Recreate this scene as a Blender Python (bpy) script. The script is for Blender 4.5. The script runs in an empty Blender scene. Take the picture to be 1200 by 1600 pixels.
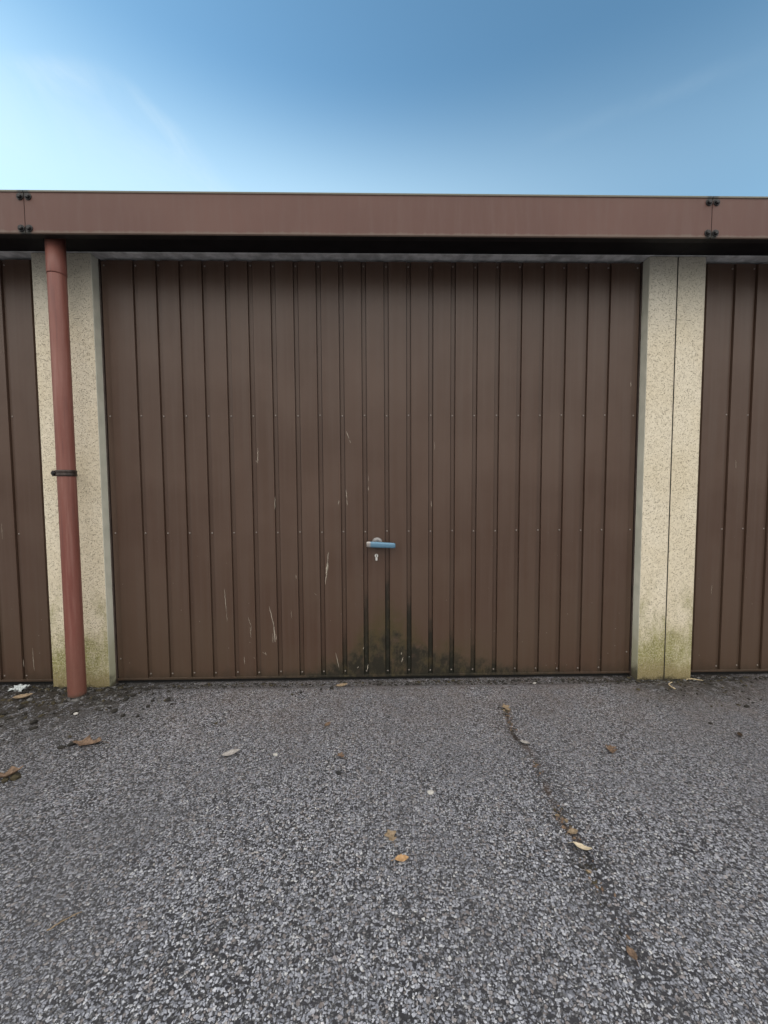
import bpy, bmesh, math, random
from mathutils import Vector, Matrix, noise as mnoise

R = math.radians
S = bpy.context.scene
COL = S.collection
rng = random.Random(7)

# ------------------------------------------------------------------ camera
FILL_CLOUD = 18.0
SUN_EL, SUN_AZ = 22.0, 65.0          # azimuth: degrees to the left of straight ahead (+Y)
cam_d = bpy.data.cameras.new("camera")
cam_d.sensor_fit = 'VERTICAL'; cam_d.sensor_height = 36.0; cam_d.lens = 14.4
cam_d.clip_start = 0.02; cam_d.clip_end = 3000
cam = bpy.data.objects.new("camera", cam_d); COL.objects.link(cam)
cam.matrix_world = (Matrix.Translation((0.001, -2.044, 0.963)) @ Matrix.Rotation(R(-1.127), 4, 'Z')
                    @ Matrix.Rotation(R(90 - 3.234), 4, 'X') @ Matrix.Rotation(R(-0.303), 4, 'Z'))
S.camera = cam


# ------------------------------------------------------------------ node helpers
class V:
    """a socket with arithmetic"""
    def __init__(s, t, sock): s.t, s.s = t, sock
    def _m(s, op, *a, clamp=False):
        n = s.t.nodes.new('ShaderNodeMath'); n.operation = op; n.use_clamp = clamp
        for i, q in enumerate((s,) + a):
            if isinstance(q, V): s.t.links.new(q.s, n.inputs[i])
            else: n.inputs[i].default_value = q
        return V(s.t, n.outputs[0])
    def __add__(s, o): return s._m('ADD', o)
    def __sub__(s, o): return s._m('SUBTRACT', o)
    def __mul__(s, o): return s._m('MULTIPLY', o)
    def __truediv__(s, o): return s._m('DIVIDE', o)
    __radd__ = __add__
    __rmul__ = __mul__
    def __rsub__(s, o): return (s * -1.0) + o
    def abs(s): return s._m('ABSOLUTE')
    def pow(s, e): return s._m('POWER', e)
    def max(s, o): return s._m('MAXIMUM', o)
    def min(s, o): return s._m('MINIMUM', o)
    def smin(s, o, k): return s._m('SMOOTH_MIN', o, k)
    def exp(s): return s._m('EXPONENT')
    def gt(s, o): return s._m('GREATER_THAN', o)
    def clamp(s): return s._m('ADD', 0.0, clamp=True)
    def ss(s, a, b, lo=0.0, hi=1.0):
        n = s.t.nodes.new('ShaderNodeMapRange'); n.interpolation_type = 'SMOOTHSTEP'
        s.t.links.new(s.s, n.inputs['Value'])
        if a <= b:
            v = (a, b, lo, hi)
        else:
            v = (b, a, hi, lo)
        for k, q in zip(('From Min', 'From Max', 'To Min', 'To Max'), v): n.inputs[k].default_value = q
        return V(s.t, n.outputs['Result'])


class G:
    """node graph of one tree"""
    def __init__(g, tree): g.t = tree
    def node(g, typ, **kw):
        n = g.t.nodes.new(typ)
        for k, v in kw.items(): setattr(n, k, v)
        return n
    def put(g, v, sock):
        if isinstance(v, V): g.t.links.new(v.s, sock)
        else: sock.default_value = v
    def coords(g, which='Object'):
        return V(g.t, g.node('ShaderNodeTexCoord').outputs[which])
    def xyz(g, v):
        n = g.node('ShaderNodeSeparateXYZ'); g.t.links.new(v.s, n.inputs[0])
        return [V(g.t, o) for o in n.outputs]
    def vec(g, x, y, z):
        n = g.node('ShaderNodeCombineXYZ')
        for i, q in enumerate((x, y, z)): g.put(q, n.inputs[i])
        return V(g.t, n.outputs[0])
    def vadd(g, a, b):
        n = g.node('ShaderNodeVectorMath', operation='ADD'); g.put(a, n.inputs[0]); g.put(b, n.inputs[1])
        return V(g.t, n.outputs[0])
    def vscale(g, a, k):
        n = g.node('ShaderNodeVectorMath', operation='MULTIPLY'); g.put(a, n.inputs[0]); n.inputs[1].default_value = k
        return V(g.t, n.outputs[0])
    def noise(g, v, scale, detail=3.0, rough=0.55, color=False, dist=0.0):
        n = g.node('ShaderNodeTexNoise'); g.put(v, n.inputs['Vector'])
        n.inputs['Scale'].default_value = scale; n.inputs['Detail'].default_value = detail
        n.inputs['Roughness'].default_value = rough; n.inputs['Distortion'].default_value = dist
        return V(g.t, n.outputs['Color' if color else 'Fac'])
    def voro(g, v, scale, feature='F1', dims='3D', rnd=1.0):
        n = g.node('ShaderNodeTexVoronoi', feature=feature, voronoi_dimensions=dims)
        g.put(v, n.inputs['Vector']); n.inputs['Scale'].default_value = scale
        n.inputs['Randomness'].default_value = rnd
        return n
    def mix(g, f, a, b, blend='MIX'):
        n = g.node('ShaderNodeMix', data_type='RGBA', blend_type=blend)
        g.put(f, n.inputs[0])
        for q, i in ((a, 6), (b, 7)):
            if isinstance(q, V): g.put(q, n.inputs[i])
            else: n.inputs[i].default_value = (*q, 1.0) if len(q) == 3 else q
        return V(g.t, n.outputs[2])
    def ramp(g, f, stops):
        n = g.node('ShaderNodeValToRGB'); g.put(f, n.inputs[0]); e = n.color_ramp.elements
        while len(e) < len(stops): e.new(0.5)
        for el, (p, c) in zip(e, stops):
            el.position = p; el.color = (*c, 1.0)
        return V(g.t, n.outputs[0])
    def curve(g, f, pts):
        n = g.node('ShaderNodeFloatCurve'); g.put(f, n.inputs['Value'])
        c = n.mapping.curves[0]
        while len(c.points) < len(pts): c.points.new(0.5, 0.5)
        for p, q in zip(c.points, pts): p.location = q
        n.mapping.update()
        return V(g.t, n.outputs[0])
    def bump(g, h, strength, dist, nrm=None):
        n = g.node('ShaderNodeBump'); g.put(h, n.inputs['Height'])
        n.inputs['Strength'].default_value = strength; n.inputs['Distance'].default_value = dist
        if nrm is not None: g.put(nrm, n.inputs['Normal'])
        return V(g.t, n.outputs[0])


# ------------------------------------------------------------------ sky and sun
W = bpy.data.worlds.new("World"); S.world = W; W.use_nodes = True
wt = W.node_tree; wt.nodes.clear(); g = G(wt)
sky = g.node('ShaderNodeTexSky', sky_type='NISHITA', sun_disc=False)
sky.sun_elevation = R(SUN_EL); sky.sun_rotation = R(-SUN_AZ)
sky.altitude = 300.0; sky.air_density = 1.0; sky.dust_density = 0.5; sky.ozone_density = 1.0
d = g.coords('Generated'); dx, dy, dz = g.xyz(d)
zz = dz.max(0.06); u = dx / zz; v = dy / zz
uv = g.vec(u, v, 0.0)
wob = g.noise(uv, 3.0, 4) - 0.5
fib = g.noise(g.vscale(uv, (1.0, 0.45, 1.0)), 6.0, 8, 0.66, dist=1.1).ss(0.25, 0.8)
edge = (v - 1.01).smin((u + 0.6) * -0.937 + (v - 1.08) * 0.354, 0.16) + wob * 0.10
veil = edge.ss(-0.03, 0.14) * (edge.ss(0.0, 0.5, 1.0, 0.45)) * (fib * 1.0 + 0.25)
trail = (u * 0.509 + v * 0.861 - 1.311 + wob * 0.03).abs().ss(0.05, 0.0) * u.ss(0.38, 0.6) * (fib + 0.3)
# unseen bright cloud added behind the viewer to brighten the shaded facade
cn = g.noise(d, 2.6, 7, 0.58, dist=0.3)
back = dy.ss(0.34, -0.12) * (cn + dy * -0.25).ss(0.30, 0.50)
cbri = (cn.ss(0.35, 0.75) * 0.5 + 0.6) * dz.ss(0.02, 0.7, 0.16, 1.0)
backcol = g.mix(cbri, (0.0, 0.0, 0.0), (FILL_CLOUD * 1.0, FILL_CLOUD * 0.965, FILL_CLOUD * 0.91))
frontcol = g.node('ShaderNodeRGB'); frontcol.outputs[0].default_value = (4.2, 5.0, 5.4, 1.0)
tinted = g.mix(1.0, V(wt, sky.outputs[0]), (0.82, 1.14, 1.14), 'MULTIPLY')
hazecol = (3.9, 5.4, 6.3)
tinted = g.mix(dz.ss(0.70, 0.50) * 0.66 * dy.ss(0.0, 0.4) * dx.ss(0.60, -0.2, 0.25, 1.0), tinted, hazecol)
rim = edge.ss(-0.02, 0.025) * edge.ss(0.13, 0.02) * (fib * 1.2 + 0.15)
skyc = g.mix((veil * 0.17 + rim * 0.2 + trail * 0.035).clamp(), tinted, V(wt, frontcol.outputs[0]))
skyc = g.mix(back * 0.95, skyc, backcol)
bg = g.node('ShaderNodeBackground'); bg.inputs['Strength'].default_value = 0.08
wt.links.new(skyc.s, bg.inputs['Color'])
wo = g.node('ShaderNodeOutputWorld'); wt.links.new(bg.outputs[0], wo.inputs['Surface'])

sl = bpy.data.lights.new("sun", 'SUN'); sl.energy = 3.6; sl.angle = R(0.5); sl.color = (1.0, 0.93, 0.84)
so = bpy.data.objects.new("sun", sl); COL.objects.link(so)
sd = Vector((-math.sin(R(SUN_AZ)) * math.cos(R(SUN_EL)), math.cos(R(SUN_AZ)) * math.cos(R(SUN_EL)), math.sin(R(SUN_EL))))
so.rotation_euler = sd.to_track_quat('Z', 'Y').to_euler()
so.location = sd * 30

vs = S.view_settings
vs.view_transform = 'Standard'; vs.look = 'None'; vs.gamma = 1.0; vs.use_curve_mapping = False
vs.exposure = 1.25


# ------------------------------------------------------------------ materials
def material(name):
    m = bpy.data.materials.new(name); m.use_nodes = True
    t = m.node_tree; t.nodes.clear(); gg = G(t)
    p = gg.node('ShaderNodeBsdfPrincipled'); o = gg.node('ShaderNodeOutputMaterial')
    t.links.new(p.outputs[0], o.inputs[0])
    return m, gg, p


def setp(gg, p, col=None, rough=None, metal=None, normal=None, spec=None):
    if col is not None:
        if isinstance(col, V): gg.put(col, p.inputs['Base Color'])
        else: p.inputs['Base Color'].default_value = (*col, 1.0)
    if rough is not None: gg.put(rough, p.inputs['Roughness'])
    if metal is not None: gg.put(metal, p.inputs['Metallic'])
    if spec is not None: gg.put(spec, p.inputs['Specular IOR Level'])
    if normal is not None: gg.put(normal, p.inputs['Normal'])


def simple(name, col, rough=0.6, metal=0.0, var=0.25, scale=30.0, bump=0.0, spec=0.5):
    m, gg, p = material(name); c = gg.coords()
    n = gg.noise(c, scale, 4)
    dark = tuple(q * (1 - var) for q in col); lite = tuple(min(1, q * (1 + var)) for q in col)
    setp(gg, p, gg.mix(n.ss(0.3, 0.7), dark, lite), rough, metal, gg.bump(n, bump, 0.002) if bump else None, spec)
    return m


def mat_ground():
    m, gg, p = material("asphalt_chippings")
    c = gg.coords(); x, y, z = gg.xyz(c)
    big = gg.noise(c, 0.9, 4); mid = gg.noise(c, 4.5, 4)
    wob = gg.vscale(gg.vadd(gg.noise(c, 70.0, 3, 0.6, color=True), (-0.5, -0.5, -0.5)), (0.0125, 0.0125, 0.0))
    c2 = gg.vadd(gg.vec(x, y, 0.0), wob)
    c2 = gg.vadd(c2, gg.vscale(gg.vadd(gg.noise(c, 210.0, 2, color=True), (-0.5, -0.5, -0.5)), (0.0065, 0.0065, 0.0)))
    layers = []
    for sc, off in ((134.0, 0.0), (172.0, 3.1), (250.0, 7.7)):
        cc = gg.vadd(c2, (off, off * 0.6, 0.0))
        f = gg.voro(cc, sc, 'F1', '2D'); e = gg.voro(cc, sc, 'DISTANCE_TO_EDGE', '2D')
        layers.append((gg.xyz(V(gg.t, f.outputs['Color'])), V(gg.t, e.outputs['Distance']), V(gg.t, f.outputs['Distance'])))
    (rr, rg, rb), ed, fd = layers[0]; (sr_, sg, sb), ed1, fd1 = layers[1]; (qr, qg, qb), ed2, fd2 = layers[2]
    # crack running away from the door
    t = (y + 1.6) / 1.6
    cx = gg.curve(t, [(0.0, .55), (.146, .546), (.22, .529), (.29, .528), (.375, .545), (.436, .536), (.526, .549), (.63, .558), (.706, .539), (.81, .566), (.9, .596), (1.0, .60)])
    cd = (x - cx + (mid - 0.5) * 0.07).abs()
    crack_on = y.ss(-0.2, -0.34) * y.ss(-1.9, -1.5); brown_on = y.ss(-1.12, -0.92)
    crack = cd.ss(0.019, 0.003) * crack_on * gg.noise(c, 13.0, 4).ss(0.42, 0.60) * brown_on
    crackw = cd.ss(0.085, 0.0) * crack_on
    split = cd.ss(0.010, 0.003) * crack_on * gg.noise(c, 12.0, 4).ss(0.50, 0.58) * y.ss(-1.2, -1.0, 0.35, 1.0)
    wear = (big * 0.5 + mid * 0.5 - 0.5) * 1.1 - crackw * 0.28 + (x.ss(-1.5, -0.3) * 0.10 - 0.08)
    chip = ((fd - rb * 0.26).ss(0.36, 0.20) * ed.ss(0.0, 0.10)) * (rr + wear).gt(0.40)
    chipb = ((fd1 - sb * 0.26).ss(0.36, 0.20) * ed1.ss(0.0, 0.10)) * (sr_ + wear).gt(0.36)
    grit = ed2.ss(0.03, 0.2) * (qr + wear * 0.7).gt(0.45)
    stops = [(0.0, (.17, .176, .205)), (.35, (.32, .332, .38)), (.7, (.48, .49, .545)), (0.93, (.63, .64, .69)), (1.0, (.76, .75, .74))]
    soft = gg.noise(c, 330.0, 3).ss(0.3, 0.75)
    def tint(v, w):
        t_ = gg.mix(w.gt(0.88) * 0.55, gg.ramp(v, stops), (.25, .19, .145))
        return gg.mix(soft * 0.40, t_, (.11, .11, .115))
    bind = gg.mix(gg.noise(c, 160.0, 3), (.014, .014, .016), (.056, .055, .061))
    col = gg.mix(grit * 0.7, bind, gg.mix(qg, (.09, .09, .095), (.27, .27, .275)))
    col = gg.mix(chipb, col, tint(sg, sb))
    col = gg.mix(chip, col, tint(rg, rb))
    col = gg.mix((big.ss(0.42, 0.66) * 0.30 + mid.ss(0.4, 0.7) * 0.16 + (x + 0.1).abs().ss(0.35, 1.5) * 0.16), col, (.082, .080, .088))
    chip_h = chip.max(chipb * 0.8)
    # grime: brownish dust near the doors, soil at the foot of the pillars
    dustn = gg.noise(c, 7.0, 4)
    dust = y.ss(-0.75, -0.05) * dustn.ss(0.25, 0.75) * x.ss(-1.2, -0.7)
    col = gg.mix(dust * 0.42, col, (.165, .125, .105))
    left = x.ss(-0.7, -1.5) * y.ss(-1.0, -0.1)
    foot = ((x + 1.49).abs().ss(0.50, 0.1) + (x - 1.55).abs().ss(0.55, 0.1)) * y.ss(-0.42, -0.02)
    strip = y.ss(-0.10 , -0.015)
    soilm = ((left * 0.85 + foot * 1.1 + strip * 0.5) * gg.noise(c, 26.0, 6, 0.7).ss(0.38, 0.54)).clamp()
    soil = gg.mix(gg.noise(c, 90.0, 3), (.012, .011, .010), (.055, .046, .036))
    col = gg.mix(soilm * 0.92, col, soil)
    # smoother, bitumen-rich patches on the left
    smooth = x.ss(-0.2, -1.3) * big.ss(0.42, 0.62) * 0.5
    col = gg.mix(smooth, col, gg.mix(mid, (.075, .073, .074), (.11, .107, .108)))
    brown = gg.mix(gg.noise(c, 120.0, 3), (.022, .016, .013), (.11, .068, .045))
    col = gg.mix(crack * 0.65, col, brown)
    col = gg.mix(split * 0.65, col, (.012, .011, .011))
    h = chip_h * (rb * 0.5 + 0.6) + grit * 0.35 + gg.noise(c, 300.0, 2) * 0.3 - crack * 0.8 - split * 1.5
    nb = gg.bump(h, 0.9, 0.0035)
    setp(gg, p, col, gg.mix(chip_h, (.85, .85, .85), (.6, .6, .6)), 0.0, nb, 0.2)
    return m


def mat_door(stain):
    m, gg, p = material("brown_door_paint_mossy" if stain else "brown_door_paint")
    c = gg.coords(); x, y, z = gg.xyz(c)
    streak = gg.noise(gg.vscale(c, (1.0, 1.0, 0.03)), 42.0, 4)
    blot = gg.noise(c, 2.3, 4); fine = gg.noise(c, 260.0, 2)
    base = gg.mix(blot.ss(0.3, 0.7), (.076, .043, .029), (.098, .060, .043))
    base = gg.mix(streak.ss(0.35, 0.75) * 0.45, base, (.105, .072, .056))
    base = gg.mix((1.0 - z.ss(0.0, 0.9)) * blot.ss(0.35, 0.6) * 0.25, base, (.055, .040, .020))
    # splash dust and specks
    sp = gg.voro(c, 55.0); sr = gg.xyz(V(gg.t, sp.outputs['Color']))[0]
    spk = V(gg.t, sp.outputs['Distance']).ss(0.16, 0.07) * sr.gt(0.965) * z.ss(1.0, 0.1)
    base = gg.mix(spk * 0.6, base, (.32, .29, .26))
    foot = (0.05 + (gg.noise(gg.vscale(c, (1.0, 1.0, 0.4)), 24.0, 5, 0.7) - 0.5) * 0.16 - z).ss(0.0, 0.08)
    base = gg.mix(foot * 0.55, base, (.034, .027, .018))
    rough = 0.30 + fine * 0.10 + blot * 0.08
    if stain:
        n1 = gg.noise(c, 9.0, 5, 0.65); n2 = gg.noise(c, 26.0, 5, 0.7)
        hx = ((x - 0.03) / 0.17); hw = ((x - 0.2) / 0.55)
        env = (hx * hx * -1.0).exp() * 0.13 + (hw * hw * -1.0).exp() * 0.135
        n3 = gg.noise(gg.vscale(c, (1.0, 1.0, 0.6)), 17.0, 6, 0.7)
        dk = (env * (n1 * 1.6 + 0.25) + (n2 - 0.5) * 0.13 - z).ss(0.0, 0.09) * n3.ss(0.30, 0.56)
        halo = (env * 1.75 + (n1 - 0.5) * 0.3 - z).ss(0.0, 0.22) * n2.ss(0.25, 0.6)
        groove = (y - 0.047).ss(0.0, 0.005) * (env * 2.2 + (n2 - 0.5) * 0.2 - z).ss(0.0, 0.14) * n3.ss(0.3, 0.5) * (hw * hw * -1.0).exp()
        base = gg.mix(halo * 0.72, base, gg.mix(n2, (.056, .054, .012), (.060, .044, .018)))
        base = gg.mix(dk * n2.ss(0.22, 0.5, 0.5, 1.0) * 0.9, base, gg.mix(n1, (.009, .011, .006), (.016, .012, .009)))
        base = gg.mix(groove * 0.85, base, (.012, .013, .008))
        sp2 = gg.voro(c, 38.0); s2 = gg.xyz(V(gg.t, sp2.outputs['Color']))[1]
        drop = V(gg.t, sp2.outputs['Distance']).ss(0.17, 0.10) * s2.gt(0.93) * dk
        base = gg.mix(drop * 0.8, base, (.45, .45, .42))
        rough = rough + dk * 0.5
    nb = gg.bump(gg.noise(gg.vscale(c, (1.0, 1.0, 0.35)), 5.0, 3), 0.6, 0.006, gg.bump(fine, 0.12, 0.0006))
    setp(gg, p, base, rough, 0.0, nb, 0.42)
    return m


def mat_plaster():
    m, gg, p = material("sprayed_cream_render")
    c = gg.coords(); x, y, z = gg.xyz(c)
    wb = gg.vscale(gg.vadd(gg.noise(c, 60.0, 3, color=True), (-0.5, -0.5, -0.5)), (0.020, 0.020, 0.020))
    cs = gg.vscale(gg.vadd(c, wb), (1.0, 1.0, 1.7))
    blot = gg.noise(c, 3.0, 4)
    base = gg.mix(blot.ss(0.3, 0.7), (.72, .635, .475), (.80, .725, .58))
    base = gg.mix(gg.noise(c, 55.0, 4).ss(0.35, 0.7) * 0.3, base, (.46, .40, .28))
    density = gg.noise(c, 4.0, 3).ss(0.3, 0.75)
    out = None
    for sc, lim, off in ((112.0, 0.57, 0.0), (175.0, 0.58, 5.3)):
        vo = gg.voro(gg.vadd(cs, (off, off, off)), sc); r1, r2, r3 = gg.xyz(V(gg.t, vo.outputs['Color']))
        k = (V(gg.t, vo.outputs['Distance']) + r2 * 0.15).ss(0.46, 0.22) * (r1 + density * 0.16).gt(lim + 0.06)
        out = k if out is None else out.max(k)
    base = gg.mix(out * 0.58, base, (.19, .145, .09))
    top_grey = (z + (gg.noise(c, 5.0, 4) - 0.5) * 0.22).ss(1.66, 1.92)      # colour turns greyer towards the top
    base = gg.mix(top_grey * 0.45, base, (.42, .42, .38))
    crk = (z - 1.79 + (gg.noise(c, 11.0, 3) - 0.5) * 0.02).abs().ss(0.0022, 0.0008) * gg.noise(c, 9.0, 2).ss(0.50, 0.58)
    base = gg.mix(crk * 0.8, base, (.09, .075, .055))
    lime = gg.noise(gg.vscale(c, (1.0, 1.0, 0.5)), 9.0, 6, 0.7); fin = gg.noise(c, 125.0, 6, 0.7)
    alg = (0.46 + (lime - 0.5) * 1.15 - z).ss(0.0, 0.42) * fin.ss(0.30, 0.58, 0.25, 1.0)
    base = gg.mix(alg * 0.88, base, gg.mix(gg.noise(c, 18.0, 3), (.27, .25, .06), (.15, .155, .035)))
    low = (0.10 + (lime - 0.5) * 0.16 - z).ss(0.0, 0.10)
    base = gg.mix(low * 0.7, base, gg.mix(fin, (.16, .12, .055), (.33, .26, .14)))
    edge = (-0.012 + (lime - 0.5) * 0.10 + (fin - 0.5) * 0.05 - z).ss(0.0, 0.025)
    base = gg.mix(edge * 0.8, base, (.03, .026, .018))
    h = gg.noise(c, 190.0, 4) * 0.7 - out * 0.8
    setp(gg, p, base, 0.9, 0.0, gg.bump(h, 0.9, 0.003), 0.25)
    return m


def mat_reveal():
    m, gg, p = material("smooth_painted_concrete")
    c = gg.coords(); x, y, z = gg.xyz(c); n = gg.noise(c, 14.0, 5)
    base = gg.mix(n.ss(0.3, 0.7), (.58, .58, .49), (.68, .67, .57))
    base = gg.mix((0.35 + (n - 0.5) * 0.4 - z).ss(0.0, 0.3) * 0.6, base, (.28, .27, .14))
    base = gg.mix((0.05 + (n - 0.5) * 0.2 - z).ss(0.0, 0.07) * 0.85, base, (.06, .05, .03))
    setp(gg, p, base, 0.75, 0.0, gg.bump(n, 0.2, 0.002), 0.3)
    return m


def mat_fascia():
    m, gg, p = material("faded_brown_fascia_paint")
    c = gg.coords(); x, y, z = gg.xyz(c)
    n = gg.noise(c, 2.0, 4); st = gg.noise(gg.vscale(c, (1.0, 1.0, 0.12)), 30.0, 4); f = gg.noise(c, 200.0, 3)
    base = gg.mix(n.ss(0.3, 0.7), (.106, .047, .036), (.130, .062, .048))
    base = gg.mix(st.ss(0.4, 0.8) * 0.42, base, (.135, .080, .066))
    base = gg.mix(f.ss(0.45, 0.75) * 0.2, base, (.11, .065, .05))
    top = (z - 2.228).ss(0.0, 0.008)
    base = gg.mix(top * 0.75, base, gg.mix(f, (.10, .12, .08), (.22, .24, .19)))
    base = gg.mix((2.078 + (st - 0.5) * 0.02 - z).ss(0.0, 0.01) * 0.35, base, (.20, .18, .14))
    jn = (x.abs() - 1.455).ss(0.0, 0.02)
    ends = (z - 2.15).abs().ss(0.045, 0.075)
    base = gg.mix(jn * ends * gg.noise(c, 60.0, 4).ss(0.25, 0.5) * 0.85, base, (.030, .038, .036))
    setp(gg, p, base, 0.50 + n * 0.1, 0.0, gg.bump(gg.noise(c, 6.0, 2), 0.15, 0.004), 0.4)
    return m


def mat_pipe():
    m, gg, p = material("red_brown_plastic_pipe")
    c = gg.coords(); x, y, z = gg.xyz(c)
    n = gg.noise(gg.vscale(c, (1.0, 1.0, 0.25)), 9.0, 4); f = gg.noise(c, 120.0, 3)
    base = gg.mix(n.ss(0.3, 0.7), (.185, .060, .046), (.225, .090, .070))
    base = gg.mix(f.ss(0.5, 0.8) * 0.25, base, (.24, .125, .10))
    run = gg.noise(gg.vscale(c, (1.0, 1.0, 0.04)), 70.0, 4)
    base = gg.mix(run.ss(0.48, 0.72) * 0.5, base, (.30, .15, .125))
    base = gg.mix(run.ss(0.46, 0.30) * 0.4, base, (.105, .045, .04))
    low = (0.45 + (n - 0.5) * 0.7 - z).ss(0.0, 0.40)
    base = gg.mix(low * 0.65, base, gg.mix(f, (.12, .055, .04), (.20, .085, .06)))
    base = gg.mix((0.03 + (f - 0.5) * 0.06 - z).ss(0.0, 0.03) * 0.6, base, (.10, .08, .06))
    setp(gg, p, base, 0.42 + f * 0.15, 0.0, gg.bump(f, 0.08, 0.001), 0.42)
    return m


M_ground = mat_ground()
M_door = mat_door(False); M_door_m = mat_door(True)
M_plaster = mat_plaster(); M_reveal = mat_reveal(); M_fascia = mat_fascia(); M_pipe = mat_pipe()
M_dark = simple("near_black_soffit", (.007, .006, .007), 0.7, 0, .4, 12, .2, .3)  # one even near-black colour for the overhang box
M_lip = simple("lip_with_painted_shade", (.011, .010, .011), 0.6, 0, .4, 12, .1, .3)  # underside of the fascia lip, its shade painted in as near-black
M_frame = simple("dark_brown_frame_paint", (.060, .042, .036), 0.5, 0, .25, 25)
M_seal = simple("black_rubber_seal", (.010, .010, .010), 0.8, 0, .3, 60)
M_rivet = simple("dull_aluminium_rivet", (.26, .225, .20), 0.5, 0.3, .3, 80)
M_alu = simple("weathered_aluminium", (.56, .58, .60), 0.33, 0.9, .12, 60, .1)
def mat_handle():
    m, gg, p = material("blue_grey_handle_grey_end"); c = gg.coords(); x, y, z = gg.xyz(c); n = gg.noise(c, 60.0, 3)
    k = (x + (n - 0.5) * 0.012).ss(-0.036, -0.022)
    col = gg.mix(k, (.40, .37, .35), gg.mix(n, (.10, .215, .325), (.15, .28, .39)))  # grey at the left end, blue-grey along the rest
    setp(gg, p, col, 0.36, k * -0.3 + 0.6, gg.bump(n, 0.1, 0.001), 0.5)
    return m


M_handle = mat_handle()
M_alud = simple("grey_cast_metal", (.22, .215, .215), 0.5, 0.5, .2, 60, .1)
M_cyl = simple("bright_nickel", (.78, .77, .73), 0.35, 0.5, .1, 90)
M_bolt = simple("blackened_bolt", (.022, .021, .022), 0.5, 0.4, .4, 60, .2)
M_plate = simple("lichen_joint_plate", (.095, .085, .070), 0.7, 0, .4, 70, .2)
M_clamp = simple("dark_brown_clamp", (.045, .032, .027), 0.38, 0.2, .3, 60, .1)
M_primer = simple("bare_scratch_primer", (.38, .335, .275), 0.8, 0, .2, 90)
M_roof = simple("grey_roofing_felt", (.10, .10, .10), 0.9, 0, .3, 20, .3)
M_conc = simple("raw_concrete", (.30, .29, .27), 0.85, 0, .2, 12, .3)
M_joint = simple("dirty_joint_face", (.06, .055, .045), 0.95, 0, .4, 40, .3)
M_lint = simple("pale_concrete_lintel", (.56, .56, .56), 0.8, 0, .3, 18, .3)


# ------------------------------------------------------------------ mesh helpers
class MB:
    def __init__(s): s.v, s.f, s.m, s.sm = [], [], [], []
    def quad(s, pts, mi=0, smooth=False):
        b = len(s.v); s.v += [tuple(p) for p in pts]; s.f.append(tuple(range(b, b + len(pts)))); s.m.append(mi); s.sm.append(smooth)
    def box(s, a, b, mi=0):
        (x0, y0, z0), (x1, y1, z1) = a, b; k = len(s.v)
        s.v += [(x0, y0, z0), (x1, y0, z0), (x1, y1, z0), (x0, y1, z0), (x0, y0, z1), (x1, y0, z1), (x1, y1, z1), (x0, y1, z1)]
        for q in ((0, 3, 2, 1), (4, 5, 6, 7), (0, 1, 5, 4), (1, 2, 6, 5), (2, 3, 7, 6), (3, 0, 4, 7)):
            s.f.append(tuple(k + i for i in q)); s.m.append(mi); s.sm.append(False)
    def lathe(s, prof, axis='Z', n=32, origin=(0, 0, 0), mi=0, smooth=True, cap=True):
        """prof: list of (radius, height)"""
        k = len(s.v); o = Vector(origin)
        for r, h in prof:
            for i in range(n):
                a = 2 * math.pi * i / n; ca, sa = r * math.cos(a), r * math.sin(a)
                p = {'Z': (ca, sa, h), 'Y': (ca, -h, sa), 'X': (h, ca, sa)}[axis]
                s.v.append(tuple(o + Vector(p)))
        for j in range(len(prof) - 1):
            for i in range(n):
                a, b = k + j * n + i, k + j * n + (i + 1) % n
                q = (a, b, b + n, a + n)
                s.f.append(q); s.m.append(mi); s.sm.append(smooth)
        if cap:
            s.f.append(tuple(k + i for i in range(n - 1, -1, -1))); s.m.append(mi); s.sm.append(False)
            t = k + (len(prof) - 1) * n
            s.f.append(tuple(t + i for i in range(n))); s.m.append(mi); s.sm.append(False)
    def build(s, name, mats, parent=None, bevel=0.0, loc=(0, 0, 0)):
        me = bpy.data.meshes.new(name); me.from_pydata(s.v, [], s.f)
        for m in (mats if isinstance(mats, (list, tuple)) else [mats]): me.materials.append(m)
        for p, mi, sm in zip(me.polygons, s.m, s.sm): p.material_index = mi; p.use_smooth = sm
        bm = bmesh.new(); bm.from_mesh(me)
        bmesh.ops.recalc_face_normals(bm, faces=bm.faces)
        if bevel:
            es = [e for e in bm.edges if len(e.link_faces) == 2 and e.calc_face_angle() > 0.6]
            bmesh.ops.bevel(bm, geom=es, offset=bevel, segments=2, profile=0.5, affect='EDGES', clamp_overlap=True)
        bm.to_mesh(me); bm.free(); me.update()
        o = bpy.data.objects.new(name, me); COL.objects.link(o)
        o.location = loc
        if parent is not None: o.parent = parent
        return o


def empty(name, loc):
    o = bpy.data.objects.new(name, None); COL.objects.link(o); o.location = loc; o.empty_display_size = 0.2
    return o


def tag(o, label=None, cat=None, group=None, kind=None):
    if label: o["label"] = label
    if cat: o["category"] = cat
    if group: o["group"] = group
    if kind: o["kind"] = kind
    return o


# ------------------------------------------------------------------ ground
def gz(x, y):
    s = max(0.0, min(1.0, (y + 0.11) / 0.11)); s = s * s * (3 - 2 * s)
    return -0.034 * s + 0.004 * mnoise.noise((x * 1.7, y * 1.7, 0.3)) * (1 if y < 0 else 0) + 0.002 * mnoise.noise((x * 7, y * 7, 2.0)) - 0.002


def axis(lo, hi, step, far):
    a = []; q = lo
    while q < hi + 1e-6: a.append(q); q += step
    st = step; L = [lo]; H = [a[-1]]
    while H[-1] < far: st *= 1.7; H.append(H[-1] + st)
    st = step
    while L[-1] > -far: st *= 1.7; L.append(L[-1] - st)
    return L[:0:-1] + a + H[1:]


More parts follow.
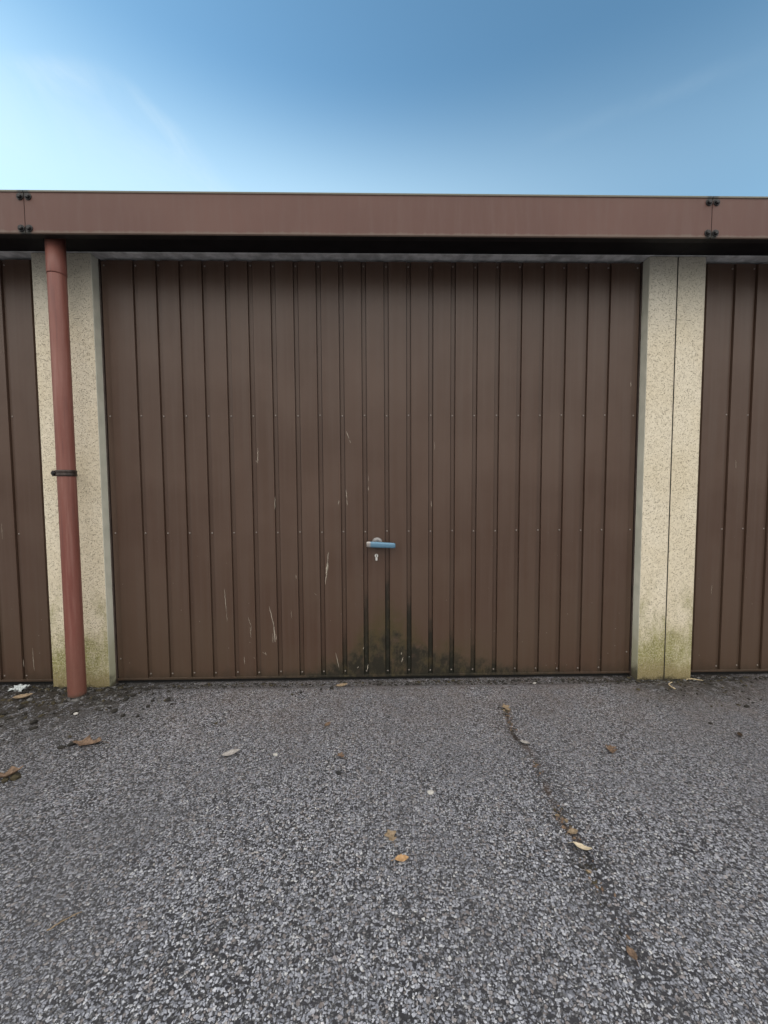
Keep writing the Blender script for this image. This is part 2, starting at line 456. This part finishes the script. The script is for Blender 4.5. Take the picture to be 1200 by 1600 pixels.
xs = axis(-2.6, 2.6, 0.04, 450); ys = axis(-2.2, 0.2, 0.03, 450)
mb = MB()
mb.v = [(x, y, gz(x, y) if abs(x) < 60 and abs(y) < 60 else -0.002) for y in ys for x in xs]
nx = len(xs)
for j in range(len(ys) - 1):
    for i in range(nx - 1):
        k = j * nx + i; mb.f.append((k, k + 1, k + 1 + nx, k + nx)); mb.m.append(0); mb.sm.append(True)
ground = mb.build("ground", M_ground); tag(ground, kind="structure")

# ------------------------------------------------------------------ garages
HALF, OPEN, H = 1.49, 1.3495, 2.095
YR, YF = 0.055, 0.045              # recessed and raised level of the door sheet
PITCH = 0.1117
GROOVES = [0.002 + (k - 10.5) * PITCH for k in range(22)]
ZB, ZT = -0.012, 2.083             # door leaf
FY, FZ0, FZ1 = -0.197, 2.0617, 2.241


def sliver(mbx, pts, w, mi):
    """pale scratch lying 0.5 mm proud of the sheet: pts = (x, z) polyline"""
    y = YF - 0.0005; n = len(pts)
    L, Rr = [], []
    for i, (x, z) in enumerate(pts):
        t = i / (n - 1); ww = w * (0.12 + 0.88 * math.sin(math.pi * min(1, 0.08 + 0.84 * t))) * rng.uniform(0.6, 1.2) / 2
        L.append((x - ww, y, z)); Rr.append((x + ww, y, z))
    for i in range(n - 1):
        mbx.quad([L[i], Rr[i], Rr[i + 1], L[i + 1]], mi)


def jag(a, b, n=7, j=0.002):
    return [(a[0] + (b[0] - a[0]) * i / n + rng.uniform(-j, j), a[1] + (b[1] - a[1]) * i / n) for i in range(n + 1)]


def door_mesh(scratches):
    m = MB()
    E_ = 1.338
    prof = [(-E_, YR + 0.02), (-E_, YR), (-1.3085, YR), (-1.3045, YF)]
    for c in GROOVES:
        prof += [(c - 0.0125, YF), (c - 0.0115, YR + 0.004), (c - 0.0098, YR + 0.004), (c - 0.0088, YR), (c + 0.0088, YR), (c + 0.0098, YR + 0.004), (c + 0.0115, YR + 0.004), (c + 0.0125, YF)]
    prof += [(1.3045, YF), (1.3085, YR), (E_, YR), (E_, YR + 0.02)]
    zs = [ZB + (ZT - ZB) * i / 24 for i in range(25)]
    k = 0
    for z in zs:
        m.v += [(x, y, z) for x, y in prof]
    n = len(prof)
    for j in range(len(zs) - 1):
        for i in range(n - 1):
            a = j * n + i; m.f.append((a, a + 1, a + 1 + n, a + n)); m.m.append(0); m.sm.append(False)
    for a, b, w in scratches:
        sliver(m, jag(a, b, 9, 0.0014), w * 0.78, 1)
    return m


SCR_C = [((-.591, 1.172), (-.593, 1.095), .004), ((-.510, .925), (-.512, .862), .004), ((-.602, 1.11), (-.600, 1.10), .003),
         ((-.146, 1.254), (-.132, 1.215), .004), ((-.130, 1.21), (-.124, 1.195), .003),
         ((-.150, .96), (-.146, .915), .0035), ((-.147, .91), (-.143, .88), .004), ((-.187, .905), (-.190, .885), .005),
         ((-.244, .640), (-.250, .585), .004), ((-.248, .592), (-.258, .53), .010), ((-.246, .585), (-.256, .51), .005), ((-.256, .53), (-.262, .475), .0045),
         ((-.551, .362), (-.528, .25), .005), ((-.530, .262), (-.524, .175), .006), ((-.536, .22), (-.537, .172), .003), ((-.520, .215), (-.517, .185), .003),
         ((-.660, .308), (-.648, .262), .002), ((-.652, .255), (-.648, .20), .0025), ((-.645, .262), (-.646, .235), .002),
         ((-.778, .455), (-.771, .33), .003), ((-.771, .33), (-.768, .285), .0018),
         ((-.213, .115), (-.196, .035), .004), ((-.592, .122), (-.575, .112), .0035), ((-.577, .122), (-.571, .105), .003),
         ((-.685, .10), (-.684, .06), .0025), ((-.636, .095), (-.63, .088), .003),
         ((-.318, .428), (-.308, .418), .003), ((-.439, .34), (-.437, .30), .0018), ((1.300, 1.50), (1.300, 1.475), .003),
         ((-.412, .525), (-.410, .505), .003), ((-.036, 1.03), (-.037, 1.0), .002), ((-.036, .975), (-.037, .955), .003),
         ((.283, .90), (.285, .87), .003), ((.30, 1.20), (.301, 1.16), .002), ((-.05, .02), (-.045, .05), .006), ((.13, .06), (.137, .085), .006),
         ((.128, .10), (.131, .112), .006), ((-.07, .13), (-.066, .142), .005), ((-.10, .03), (-.095, .04), .005)]
SCR_L = [((1.22, .16), (1.222, .04), .003), ((1.17, .10), (1.171, .06), .0025), ((1.10, .8), (1.101, .72), .002)]
SCR_R = [((-1.22, .45), (-1.221, .40), .002), ((-1.12, 1.1), (-1.119, 1.06), .002)]


def bolt_mesh():
    m = MB()
    m.lathe([(0.0145, 0.0), (0.0145, 0.0025), (0.0135, 0.003)], 'Y', 20)
    m.lathe([(0.0098, 0.003), (0.0098, 0.0085), (0.0072, 0.011)], 'Y', 6, smooth=False)
    return m


RIV = None
BOLT = None


def linked(name, src, parent, loc):
    o = src.copy(); COL.objects.link(o); o.name = name; o.parent = parent; o.location = loc
    return o


def make_garage(cx, label, scratches, door_mat):
    global RIV, BOLT
    root = empty("garage", (cx, 0, 0)); tag(root, label, "garage", "prefabricated garages in the row")
    # side walls whose ends show as the pale half pillars
    for s in (-1, 1):
        m = MB(); a, b = sorted((s * (HALF - 0.0018), s * OPEN))
        m.box((a, 0.0, -0.15), (b, 6.0, H - 0.002))
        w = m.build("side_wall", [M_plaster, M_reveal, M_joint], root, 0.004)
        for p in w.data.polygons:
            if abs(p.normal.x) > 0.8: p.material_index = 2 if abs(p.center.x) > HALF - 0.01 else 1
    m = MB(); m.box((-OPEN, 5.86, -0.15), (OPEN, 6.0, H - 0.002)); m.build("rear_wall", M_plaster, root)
    m = MB(); m.box((-OPEN, 0.075, -0.15), (OPEN, 5.86, -0.03)); m.build("floor_slab", M_conc, root)
    m = MB(); m.box((-HALF + .002, 0.0, H), (HALF - .002, 0.16, H + 0.11)); m.build("lintel", M_lint, root, 0.003)
    m = MB(); m.box((-HALF + .002, 0.161, H), (HALF - .002, 6.02, H + 0.11)); m.build("roof", M_roof, root)
    # dark box of the overhang
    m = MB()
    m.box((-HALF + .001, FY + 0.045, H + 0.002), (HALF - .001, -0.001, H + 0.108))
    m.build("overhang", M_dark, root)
    # pressed sheet fascia with returned edges
    m = MB(); L = HALF - 0.0015
    pr = [(FY + 0.035, FZ0 + 0.001), (FY + 0.035, FZ0), (FY + 0.004, FZ0), (FY, FZ0 + 0.004), (FY, FZ1 - 0.012), (FY - 0.003, FZ1 - 0.009), (FY - 0.003, FZ1 - 0.003), (FY, FZ1),
          (FY + 0.05, FZ1), (FY + 0.05, FZ1 - 0.02), (FY + 0.048, FZ1 - 0.02), (FY + 0.048, FZ1 - 0.003), (FY + 0.002, FZ1 - 0.003), (FY + 0.002, FZ0 + 0.006), (FY + 0.006, FZ0 + 0.002)]
    n = len(pr)
    for x in (-L, L): m.v += [(x, y, z) for y, z in pr]
    for i in range(n):
        m.f.append((i, (i + 1) % n, n + (i + 1) % n, n + i)); m.m.append(0); m.sm.append(False)
    m.f.append(tuple(range(n))); m.f.append(tuple(range(2 * n - 1, n - 1, -1))); m.m += [0, 0]; m.sm += [False, False]
    fas = m.build("fascia", [M_fascia, M_lip], root)
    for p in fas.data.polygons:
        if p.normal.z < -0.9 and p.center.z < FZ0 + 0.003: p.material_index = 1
    for s in (-1, 1):
        for bx, bz in ((0.0155 if s > 0 else 0.0185, 2.213), (0.0165 if s > 0 else 0.0175, 2.083)):
            if BOLT is None:
                BOLT = bolt_mesh().build("bolt", M_bolt, fas, loc=(s * (HALF - bx), FY, bz))
            else:
                linked("bolt", BOLT, fas, (s * (HALF - bx), FY, bz))
    # backing strip behind the joint, seen as a dark line
    m = MB(); m.box((HALF - 0.03, FY + 0.0025, FZ0 + 0.012), (HALF + 0.03 if cx < 1 else HALF - .002, FY + 0.006, FZ1 - 0.006)); m.build("joint_plate", M_bolt, fas)
    # steel frame round the leaf
    m = MB()
    for s in (-1, 1):
        a, b = sorted((s * (OPEN - 0.0005), s * 1.343)); m.box((a, YR - 0.004, -0.06), (b, YR + 0.05, ZT + 0.010))
    m.box((-OPEN + .001, YR + 0.012, ZT + 0.004), (OPEN - .001, YR + 0.05, H - 0.001))
    m.build("door_frame", M_frame, root, 0.0015)
    door = door_mesh(scratches).build("door", [door_mat, M_primer], root)
    m = MB(); m.box((-1.336, YF - 0.0035, ZB - 0.004), (1.336, YR + 0.018, ZB + 0.006)); m.build("bottom_rail", door_mat, door, 0.001)
    m = MB(); m.box((-1.342, YR + 0.004, -0.06), (1.342, YR + 0.022, ZB - 0.0045)); m.build("rubber_seal", M_seal, door)
    m = MB(); m.box((-1.336, YR + 0.0015, ZT - 0.02), (1.336, YR + 0.02, ZT + 0.0035)); m.build("top_rail", M_frame, door)
    # rivets
    pos = []
    for z in (2.064, 1.333, 0.744, 0.012):
        for gx in GROOVES: pos.append((gx, z))
        for ex in (-1.3235, 1.3235): pos.append((ex, z if z > 0.1 else 0.094))
    for px, pz in pos:
        lo = (px + rng.uniform(-.0012, .0012), YR, pz + rng.uniform(-.002, .002))
        if RIV is None:
            m = MB(); m.lathe([(0.0045, 0.0), (0.0042, 0.0012), (0.0028, 0.0024), (0.001, 0.0028)], 'Y', 12); RIV = m.build("rivet", M_rivet, door, loc=lo)
        else:
            linked("rivet", RIV, door, lo)
    # T handle, its rose, and the lock cylinder below
    m = MB(); m.lathe([(0.027, 0.0), (0.027, 0.004), (0.0255, 0.0055), (0.019, 0.006), (0.0175, 0.009), (0.0165, 0.009)], 'Y', 36, (0.006, YF, 0.688))
    m.build("handle_rose", M_alud, door)
    m = MB()
    m.lathe([(0.0115, 0.009), (0.0105, 0.03)], 'Y', 24, (0.006, YF, 0.684))
    k = len(m.v); ring = []
    secs = [(-0.048, .0125, .008), (-0.044, .0145, .0095), (-0.02, .0150, .0105), (0.02, .0145, .0105), (0.06, .0138, .0098), (0.092, .0132, .009), (0.0975, .0105, .007)]
    nn = 20
    for xx, hz, hy in secs:
        for i in range(nn):
            a = 2 * math.pi * i / nn; ca, sa = math.cos(a), math.sin(a)
            e = 0.55
            m.v.append((xx, YF - 0.036 + math.copysign(abs(ca) ** e, ca) * hy, 0.682 - 0.055 * xx + math.copysign(abs(sa) ** e, sa) * hz))
    for j in range(len(secs) - 1):
        for i in range(nn):
            a, b = k + j * nn + i, k + j * nn + (i + 1) % nn
            m.f.append((a, b, b + nn, a + nn)); m.m.append(0); m.sm.append(True)
    m.f.append(tuple(k + i for i in range(nn))); m.m.append(0); m.sm.append(False)
    t = k + (len(secs) - 1) * nn; m.f.append(tuple(t + i for i in range(nn))); m.m.append(0); m.sm.append(False)
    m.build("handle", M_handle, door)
    # profile cylinder with key slot: round head over a narrower web
    m = MB()
    def plate(out, y0, y1, mi=0):
        kk = len(m.v); q = len(out)
        for yy in (y0, y1): m.v += [(x, yy, z) for x, z in out]
        for i in range(q):
            m.f.append((kk + i, kk + (i + 1) % q, kk + q + (i + 1) % q, kk + q + i)); m.m.append(mi); m.sm.append(False)
        m.f.append(tuple(kk + i for i in range(q))); m.f.append(tuple(kk + q + i for i in range(q))); m.m += [mi, mi]; m.sm += [False, False]
    cx0, cz0 = 0.002, 0.621; r = 0.0088; out = []
    for i in range(19):
        a = R(-55) + R(290) * i / 18
        out.append((cx0 + r * math.cos(a), cz0 + r * math.sin(a)))
    out += [(cx0 - 0.0052, cz0 - 0.022), (cx0 - 0.003, cz0 - 0.0245), (cx0 + 0.003, cz0 - 0.0245), (cx0 + 0.0052, cz0 - 0.022)]
    plate(out, YF + 0.002, YF - 0.009)
    plate([(cx0 - .0014, cz0 - .007), (cx0 + .0014, cz0 - .007), (cx0 + .0014, cz0 + .0075), (cx0 - .0014, cz0 + .0075)], YF - .0088, YF - 0.0094, 1)
    m.build("lock_cylinder", [M_cyl, M_seal], door)
    return root


make_garage(0.0, "middle garage with a wide ribbed brown door, scratched and mossy at its foot", SCR_C, M_door_m)
make_garage(-2 * HALF, "garage left of the red-brown downpipe, only a strip of its brown door showing", SCR_L, M_door)
make_garage(2 * HALF, "garage right of the pipeless pillar, only the edge of its brown door showing", SCR_R, M_door)

# ------------------------------------------------------------------ downpipe
PX, PY = -1.4235, -0.120
dp = empty("downpipe", (PX, PY, -0.01)); tag(dp, "red-brown plastic downpipe in front of the left pillar, held by a dark clamp", "downpipe")
m = MB(); m.lathe([(0.0368, -0.02), (0.0371, 0.02), (0.0367, 0.6), (0.0365, 1.2), (0.0362, 1.932), (0.0352, 1.938), (0.0335, 1.938)], 'Z', 48); m.build("pipe", M_pipe, dp)
m = MB(); m.lathe([(0.0375, 1.937), (0.0379, 1.940), (0.0379, 2.113)], 'Z', 48); m.build("outlet_stub", M_pipe, dp)
m = MB()
m.lathe([(0.0368, 1.0380), (0.0402, 1.0395), (0.0408, 1.0440), (0.0402, 1.0485), (0.0393, 1.0520), (0.0402, 1.0560), (0.0408, 1.0605), (0.0402, 1.0655), (0.0368, 1.0670)], 'Z', 48, cap=False)
m.box((-0.064, -0.004, 1.0395), (-0.0366, 0.0035, 1.0655)); m.box((-0.064, 0.0045, 1.0395), (-0.0366, 0.012, 1.0655))
m.box((-0.060, 0.0125, 1.0430), (-0.046, 0.1195, 1.0620))
cl = m.build("clamp", M_clamp, dp, 0.0012)
m = MB(); m.lathe([(0.0105, 0.004), (0.0105, 0.0115), (0.008, 0.0135)], 'Y', 6, (-0.054, 0, 1.0525), smooth=False); m.lathe([(0.004, 0.0125), (0.004, 0.016)], 'Y', 12, (-0.054, 0, 1.0525)); m.build("bolt", M_bolt, cl)

# ------------------------------------------------------------------ litter on the ground
def leaf_mat(name, a, b):
    m, gg, p = material(name); c = gg.coords(); n = gg.noise(c, 140.0, 4)
    setp(gg, p, gg.mix(n.ss(0.3, 0.7), a, b), 0.75, 0, gg.bump(n, 0.3, 0.001), 0.3)
    return m


ML = dict(brown=leaf_mat("brown_dead_leaf", (.085, .055, .036), (.215, .145, .10)), tan=leaf_mat("tan_dead_leaf", (.16, .12, .075), (.30, .225, .15)),
          orange=leaf_mat("orange_dead_leaf", (.32, .19, .09), (.47, .30, .155)), pale=leaf_mat("pale_dead_leaf", (.44, .37, .26), (.62, .54, .41)),
          grey=leaf_mat("grey_bleached_leaf", (.22, .205, .195), (.36, .34, .32)), dark=leaf_mat("dark_rotten_leaf", (.018, .012, .008), (.06, .035, .018)),
          white=leaf_mat("white_paper", (.36, .39, .40), (.54, .57, .57)), stone=leaf_mat("pale_stone", (.34, .33, .31), (.50, .48, .45)),
          black=leaf_mat("black_stone", (.014, .014, .015), (.03, .03, .03)), straw=leaf_mat("dry_straw", (.40, .31, .18), (.60, .50, .34)))


def leaf(x, y, L, Wd, rot, mat, label, name="dry_leaf", cat="leaf", curl=0.5, lobes=0, lift=0.004, tilt=0.0, seed=1):
    r = random.Random(seed); m = MB(); nu, nv = 12, 6
    P = []
    for i in range(nu + 1):
        t = i / nu
        w = Wd * 0.5 * (math.sin(math.pi * min(1, t * 0.97 + 0.02)) ** 0.75) * (1 - 0.25 * t)
        if lobes: w *= 1 + 0.45 * math.sin(t * lobes * 2 * math.pi + r.random())
        w *= r.uniform(0.85, 1.1)
        for j in range(nv + 1):
            q = (j / nv) * 2 - 1
            xx = (t - 0.5) * L; yy = q * w
            z = lift + curl * (abs(q) ** 1.6) * w * 0.9 + curl * 0.9 * L * (t - 0.45) ** 2 + 0.0016 * mnoise.noise((xx * 160, yy * 160, seed)) + tilt * xx
            P.append((xx, yy, z))
    m.v = P
    for i in range(nu):
        for j in range(nv):
            a = i * (nv + 1) + j; m.f.append((a, a + 1, a + nv + 2, a + nv + 1)); m.m.append(0); m.sm.append(True)
    # stalk
    k = len(m.v); x0 = -0.5 * L; zc = lift + curl * 0.9 * L * 0.2
    for s in range(3):
        xx = x0 - s * 0.16 * L + 0.01 * L
        for dy, dz in ((-.0006, 0), (.0006, 0), (0, .001)): m.v.append((xx, dy + 0.03 * L * s * s * 0.2, max(0.001, zc * (1 - s * 0.4)) + dz))
    for s in range(2):
        for i in range(3):
            a, b = k + s * 3 + i, k + s * 3 + (i + 1) % 3
            m.f.append((a, b, b + 3, a + 3)); m.m.append(0); m.sm.append(True)
    o = m.build(name, ML[mat], loc=(x, y, gz(x, y)))
    sol = o.modifiers.new("thickness", 'SOLIDIFY'); sol.thickness = 0.0006
    o.rotation_euler = (0, 0, R(rot)); tag(o, label, cat, "dead leaves on the asphalt" if cat == "leaf" else None)
    return o


leaf(-1.643, -.160, .075, .045, 20, 'tan', "tan crumpled leaf left of the downpipe foot, near the left door", seed=3, curl=.7)
leaf(-1.10, -.520, .10, .055, 185, 'brown', "large rough brown leaf lying left, in front of the downpipe", seed=4, lobes=2, curl=.5)
leaf(-1.245, -.685, .075, .04, 40, 'brown', "curled dark brown leaf at the left edge, nearer than the large one", seed=5, curl=.9, lobes=2)
leaf(-.530, -.600, .062, .036, 15, 'grey', "bleached grey pointed leaf in front of the left half of the door", seed=6, curl=.6, tilt=.12)
leaf(.856, -.614, .046, .038, 70, 'brown', "small jagged rusty brown leaf alone on the right of the crack", seed=7, lobes=3, curl=.8)
leaf(.036, -.961, .040, .034, 110, 'tan', "dull tan leaf just behind the orange leaf", seed=8, curl=.4, lobes=2)
leaf(.063, -1.032, .036, .024, 5, 'orange', "small bright orange leaf near the middle of the yard", seed=9, curl=.4)
leaf(.544, -1.018, .046, .018, -35, 'pale', "pale cream leaf rolled up at the crack", seed=10, curl=1.1)
leaf(.522, -1.262, .026, .02, 100, 'brown', "small olive brown leaf at the near end of the crack", seed=11, curl=.5)
leaf(-.175, -.050, .060, .035, 15, 'tan', "tan leaf lying against the foot of the stained door", seed=12, curl=.6)
leaf(1.405, -.535, .030, .022, 60, 'dark', "dark rotten leaf on the right in front of the right pillar", seed=13, curl=.5)
leaf(-.133, -.612, .030, .024, 140, 'brown', "small brown leaf in front of the door, behind the black stone", seed=14, lobes=2, curl=.5)
leaf(-.202, -.415, .034, .022, 60, 'brown', "small faded brown leaf between the door and the black stone", seed=15, curl=.5)
leaf(.566, -.31, .055, .03, 100, 'tan', "tan leaf at the far end of the crack", seed=16, curl=.4, lobes=2)
leaf(.560, -.56, .038, .02, -30, 'grey', "bleached grey flake of leaf in the middle of the crack", seed=21, curl=.6)
leaf(.545, -.965, .030, .022, 10, 'tan', "greenish tan leaf fragment in the crack beside the rolled cream leaf", seed=22, curl=.5)


def twig(x, y, L, rot, mat, label, r0=0.0016, bend=0.05, seed=1, name="twig", cat="twig", side=True):
    r = random.Random(seed); m = MB()
    def tube(pts, ra, rb):
        k = len(m.v); n = len(pts)
        for i, p in enumerate(pts):
            t = (Vector(pts[min(i + 1, n - 1)]) - Vector(pts[max(i - 1, 0)])).normalized(); s_ = Vector((0, 0, 1)).cross(t).normalized(); u_ = t.cross(s_)
            rr_ = ra + (rb - ra) * i / (n - 1)
            for q in range(6):
                a = q * math.pi / 3; m.v.append(tuple(Vector(p) + s_ * rr_ * math.cos(a) + u_ * rr_ * math.sin(a)))
        for i in range(n - 1):
            for q in range(6):
                a, b = k + i * 6 + q, k + i * 6 + (q + 1) % 6
                m.f.append((a, b, b + 6, a + 6)); m.m.append(0); m.sm.append(True)
        m.f.append(tuple(k + q for q in range(6))); m.f.append(tuple(k + (n - 1) * 6 + q for q in range(6))); m.m += [0, 0]; m.sm += [True, True]
    pts = [((i / 9 - .5) * L, bend * L * math.sin(i / 9 * math.pi) + r.uniform(-.01, .01) * L, 0.004 + r.uniform(0, .0015)) for i in range(10)]
    tube(pts, r0, r0 * .6)
    if side:
        for i in (3, 6):
            p = Vector(pts[i]); tube([tuple(p), tuple(p + Vector((.10 * L, .05 * L * (1 if i == 3 else -1), .002))), tuple(p + Vector((.16 * L, .10 * L * (1 if i == 3 else -1), 0)))], r0 * .6, r0 * .3)
    o = m.build(name, ML[mat], loc=(x, y, gz(x, y))); o.rotation_euler = (0, 0, R(rot)); tag(o, label, cat)
    return o


twig(-.70, -1.168, .062, 40, 'tan', "thin reddish tan twig lying on the asphalt at the lower left", seed=2)
twig(1.44, -.135, .075, 62, 'straw', "bent pale straw standing out at the foot of the right pillar's seam", bend=.25, seed=3, name="straw", cat="straw", r0=.0028, side=False)
twig(1.635, -.03, .085, -18, 'straw', "pale straw lying against the right pillar's outer corner", bend=.15, seed=4, name="straw", cat="straw", r0=.003, side=False)


def stone(x, y, s, mat, label, seed=1, name="pebble", cat="pebble"):
    bm = bmesh.new(); bmesh.ops.create_icosphere(bm, subdivisions=2, radius=1.0)
    for v_ in bm.verts:
        n = 1 + 0.35 * mnoise.noise(v_.co * 1.1 + Vector((seed * 7.1, 0, 0)))
        v_.co = Vector((v_.co.x * s * n, v_.co.y * s * n * .75, v_.co.z * s * n * .55 + s * .35))
    me = bpy.data.meshes.new(name); bm.to_mesh(me); bm.free(); me.materials.append(ML[mat])
    o = bpy.data.objects.new(name, me); COL.objects.link(o); o.location = (x, y, gz(x, y)); tag(o, label, cat)
    return o


stone(-.130, -.702, .010, 'black', "black pebble on the asphalt in front of the door handle", 1)
stone(.169, -.799, .0115, 'stone', "whitish pebble right of the centre, between the door and the orange leaf", 2)
stone(-.37, -.602, .009, 'stone', "pale pebble beside the bleached grey leaf", 3)
stone(.95, -1.20, .006, 'stone', "tiny white pebble at the lower right", 4)
stone(-1.30, -.30, .010, 'stone', "whitish pebble a step in front of the downpipe foot", 5)
stone(.80, -.035, .010, 'stone', "pale pebble at the foot of the door, near the right pillar", 6)

# crumpled scrap of paper by the left door
bm = bmesh.new(); bmesh.ops.create_grid(bm, x_segments=14, y_segments=10, size=0.5)
for v_ in bm.verts:
    a = v_.co.copy()
    v_.co = Vector((a.x * .065 + .012 * mnoise.noise(a * 5), a.y * .05 + .01 * mnoise.noise(a * 6 + Vector((3, 1, 0))), .014 + .024 * mnoise.noise(a * 3.5 + Vector((9, 2, 1)))))
me = bpy.data.meshes.new("paper_scrap"); bm.to_mesh(me); bm.free(); me.materials.append(ML['white'])
pp = bpy.data.objects.new("paper_scrap", me); COL.objects.link(pp); pp.location = (-1.765, -.045, gz(-1.765, -.045)); pp.modifiers.new("thickness", 'SOLIDIFY').thickness = .0006
tag(pp, "crumpled white scrap of paper against the left door", "paper")


# ------------------------------------------------------------------ loose soil, moss crumbs and crack litter (uncountable)
def crumbs(name, spots, mats, weights, label, cat):
    m = MB(); r = random.Random(11)
    base = []
    bm = bmesh.new(); bmesh.ops.create_icosphere(bm, subdivisions=1, radius=1.0)
    bv = [v_.co.copy() for v_ in bm.verts]; bf = [[q.index for q in f_.verts] for f_ in bm.faces]; bm.free()
    for x, y, s in spots:
        k = len(m.v); o = Vector((r.uniform(-9, 9), r.uniform(-9, 9), 0)); rot = Matrix.Rotation(r.uniform(0, 6.28), 3, 'Z')
        sx, sy, sz = s * r.uniform(.7, 1.6), s * r.uniform(.6, 1.1), s * r.uniform(.35, .8)
        z0 = gz(x, y) + sz * .3
        for c in bv:
            n = 1 + 0.55 * mnoise.noise(c * 1.4 + o); q = rot @ Vector((c.x * sx * n, c.y * sy * n, c.z * sz * n)); m.v.append((x + q.x, y + q.y, z0 + q.z))
        mi = r.choices(range(len(mats)), weights)[0]
        for f_ in bf: m.f.append(tuple(k + q for q in f_)); m.m.append(mi); m.sm.append(False)
    o = m.build(name, mats); tag(o, label, cat, kind="stuff")
    return o


M_soil = simple("black_soil_crumb", (.016, .014, .011), 0.95, 0, .5, 90)
M_moss = simple("brown_moss_crumb", (.045, .036, .018), 0.95, 0, .5, 90)
M_grit = simple("grey_grit", (.10, .098, .096), 0.9, 0, .4, 60)
sp = []
r = random.Random(5)
def ok(x, y):
    if y > -0.004: return abs(abs(x) - HALF) > 0.148
    return True
for _ in range(2600):                                   # strip along the doors and pillars
    x = r.uniform(-2.3, 2.3); y = 0.03 - abs(r.gauss(0, .035))
    dens = 0.25 + 0.75 * max(math.exp(-((x + 1.45) / .35) ** 2), math.exp(-((x - 1.45) / .28) ** 2), math.exp(-((x + .35) / .25) ** 2) * .5)
    if mnoise.noise((x * 6, y * 6, 1)) + r.uniform(-.4, .6) > .75 - dens or not ok(x, y): continue
    sp.append((x, y, r.choice((.002, .003, .003, .004, .005, .007))))
for _ in range(900):                                    # spill in front of the downpipe
    x = r.gauss(-1.45, .26); y = -abs(r.gauss(.0, .20)) - .02
    if (x - PX) ** 2 + (y - PY) ** 2 < .045 ** 2 or not ok(x, y): continue
    if mnoise.noise((x * 9, y * 14, 4)) < -.05: continue
    sp.append((x, y, r.choice((.002, .003, .004, .005, .008))))
for _ in range(80):                                     # bigger clods
    x = r.gauss(-1.38, .24); y = -abs(r.gauss(.06, .20))
    if (x - PX) ** 2 + (y - PY) ** 2 < .052 ** 2 or not ok(x, y): continue
    sp.append((x, y, r.uniform(.007, .014)))
for _ in range(260):
    x = r.gauss(1.43, .15); y = -abs(r.gauss(.0, .06)) - .004
    sp.append((x, y, r.choice((.003, .004, .006))))
for cx_ in (-1.49, 1.49):
    for _ in range(150):
        sp.append((cx_ + r.uniform(-.16, .16), -.004 - abs(r.gauss(0, .012)), r.choice((.003, .004, .006, .008, .011)) * (1.3 if cx_ < 0 else .9)))
    for s_ in (-1, 1):
        for _ in range(25): sp.append((cx_ + s_ * r.uniform(.146, .20), r.uniform(-.01, .04), r.uniform(.004, .010)))
for x, y, s in ((1.25, -.16, .014), (-.36, -.14, .011), (-.42, -.11, .009), (-.27, -.11, .010), (-.22, -.10, .010), (-.40, -.16, .007), (-1.16, -.51, .02), (-1.19, -.53, .014),
                (-1.22, -.69, .018), (-1.245, -.70, .013), (1.62, -.33, .011), (1.36, -.45, .009), (-1.02, -.33, .010), (-1.43, -.36, .016), (-1.40, -.40, .012)):
    sp.append((x, y, s))
for _ in range(420):                                    # debris drifted in front of the right pillar
    x = r.gauss(1.58, .26); y = -abs(r.gauss(.0, .16)) - .01
    if mnoise.noise((x * 8, y * 13, 9)) < -.02: continue
    sp.append((x, y, r.choice((.002, .003, .004, .006))))
crumbs("soil_crumbs", sp, [M_soil, M_moss, M_grit], (6, 2, 2), "dark soil and moss crumbs along the foot of the doors and pillars", "soil")

cr = [(.596, -.16), (.566, -.302), (.539, -.47), (.558, -.591), (.549, -.758), (.536, -.903), (.544, -1.001), (.528, -1.14), (.529, -1.248), (.545, -1.363)]
sp = []
for _ in range(300):
    t = r.random() ** 1.25 * 7; i = min(int(t), 6); f_ = t - i; i += 1
    if i > 6 and r.random() < .8: continue
    x = cr[i][0] + (cr[i + 1 if i < 9 else i][0] - cr[i][0]) * f_; y = cr[i][1] + (cr[i + 1 if i < 9 else i][1] - cr[i][1]) * f_
    if mnoise.noise((x * 3, y * 11, 8)) < -.12: continue
    sp.append((x + r.gauss(0, .011), y + r.gauss(0, .011), r.choice((.0016, .002, .003, .004, .005))))
crumbs("leaf_litter", sp, [ML['brown'], M_moss, ML['tan'], M_soil], (5, 3, 1.2, 3), "brown leaf litter caught along the crack in the asphalt", "leaf litter")
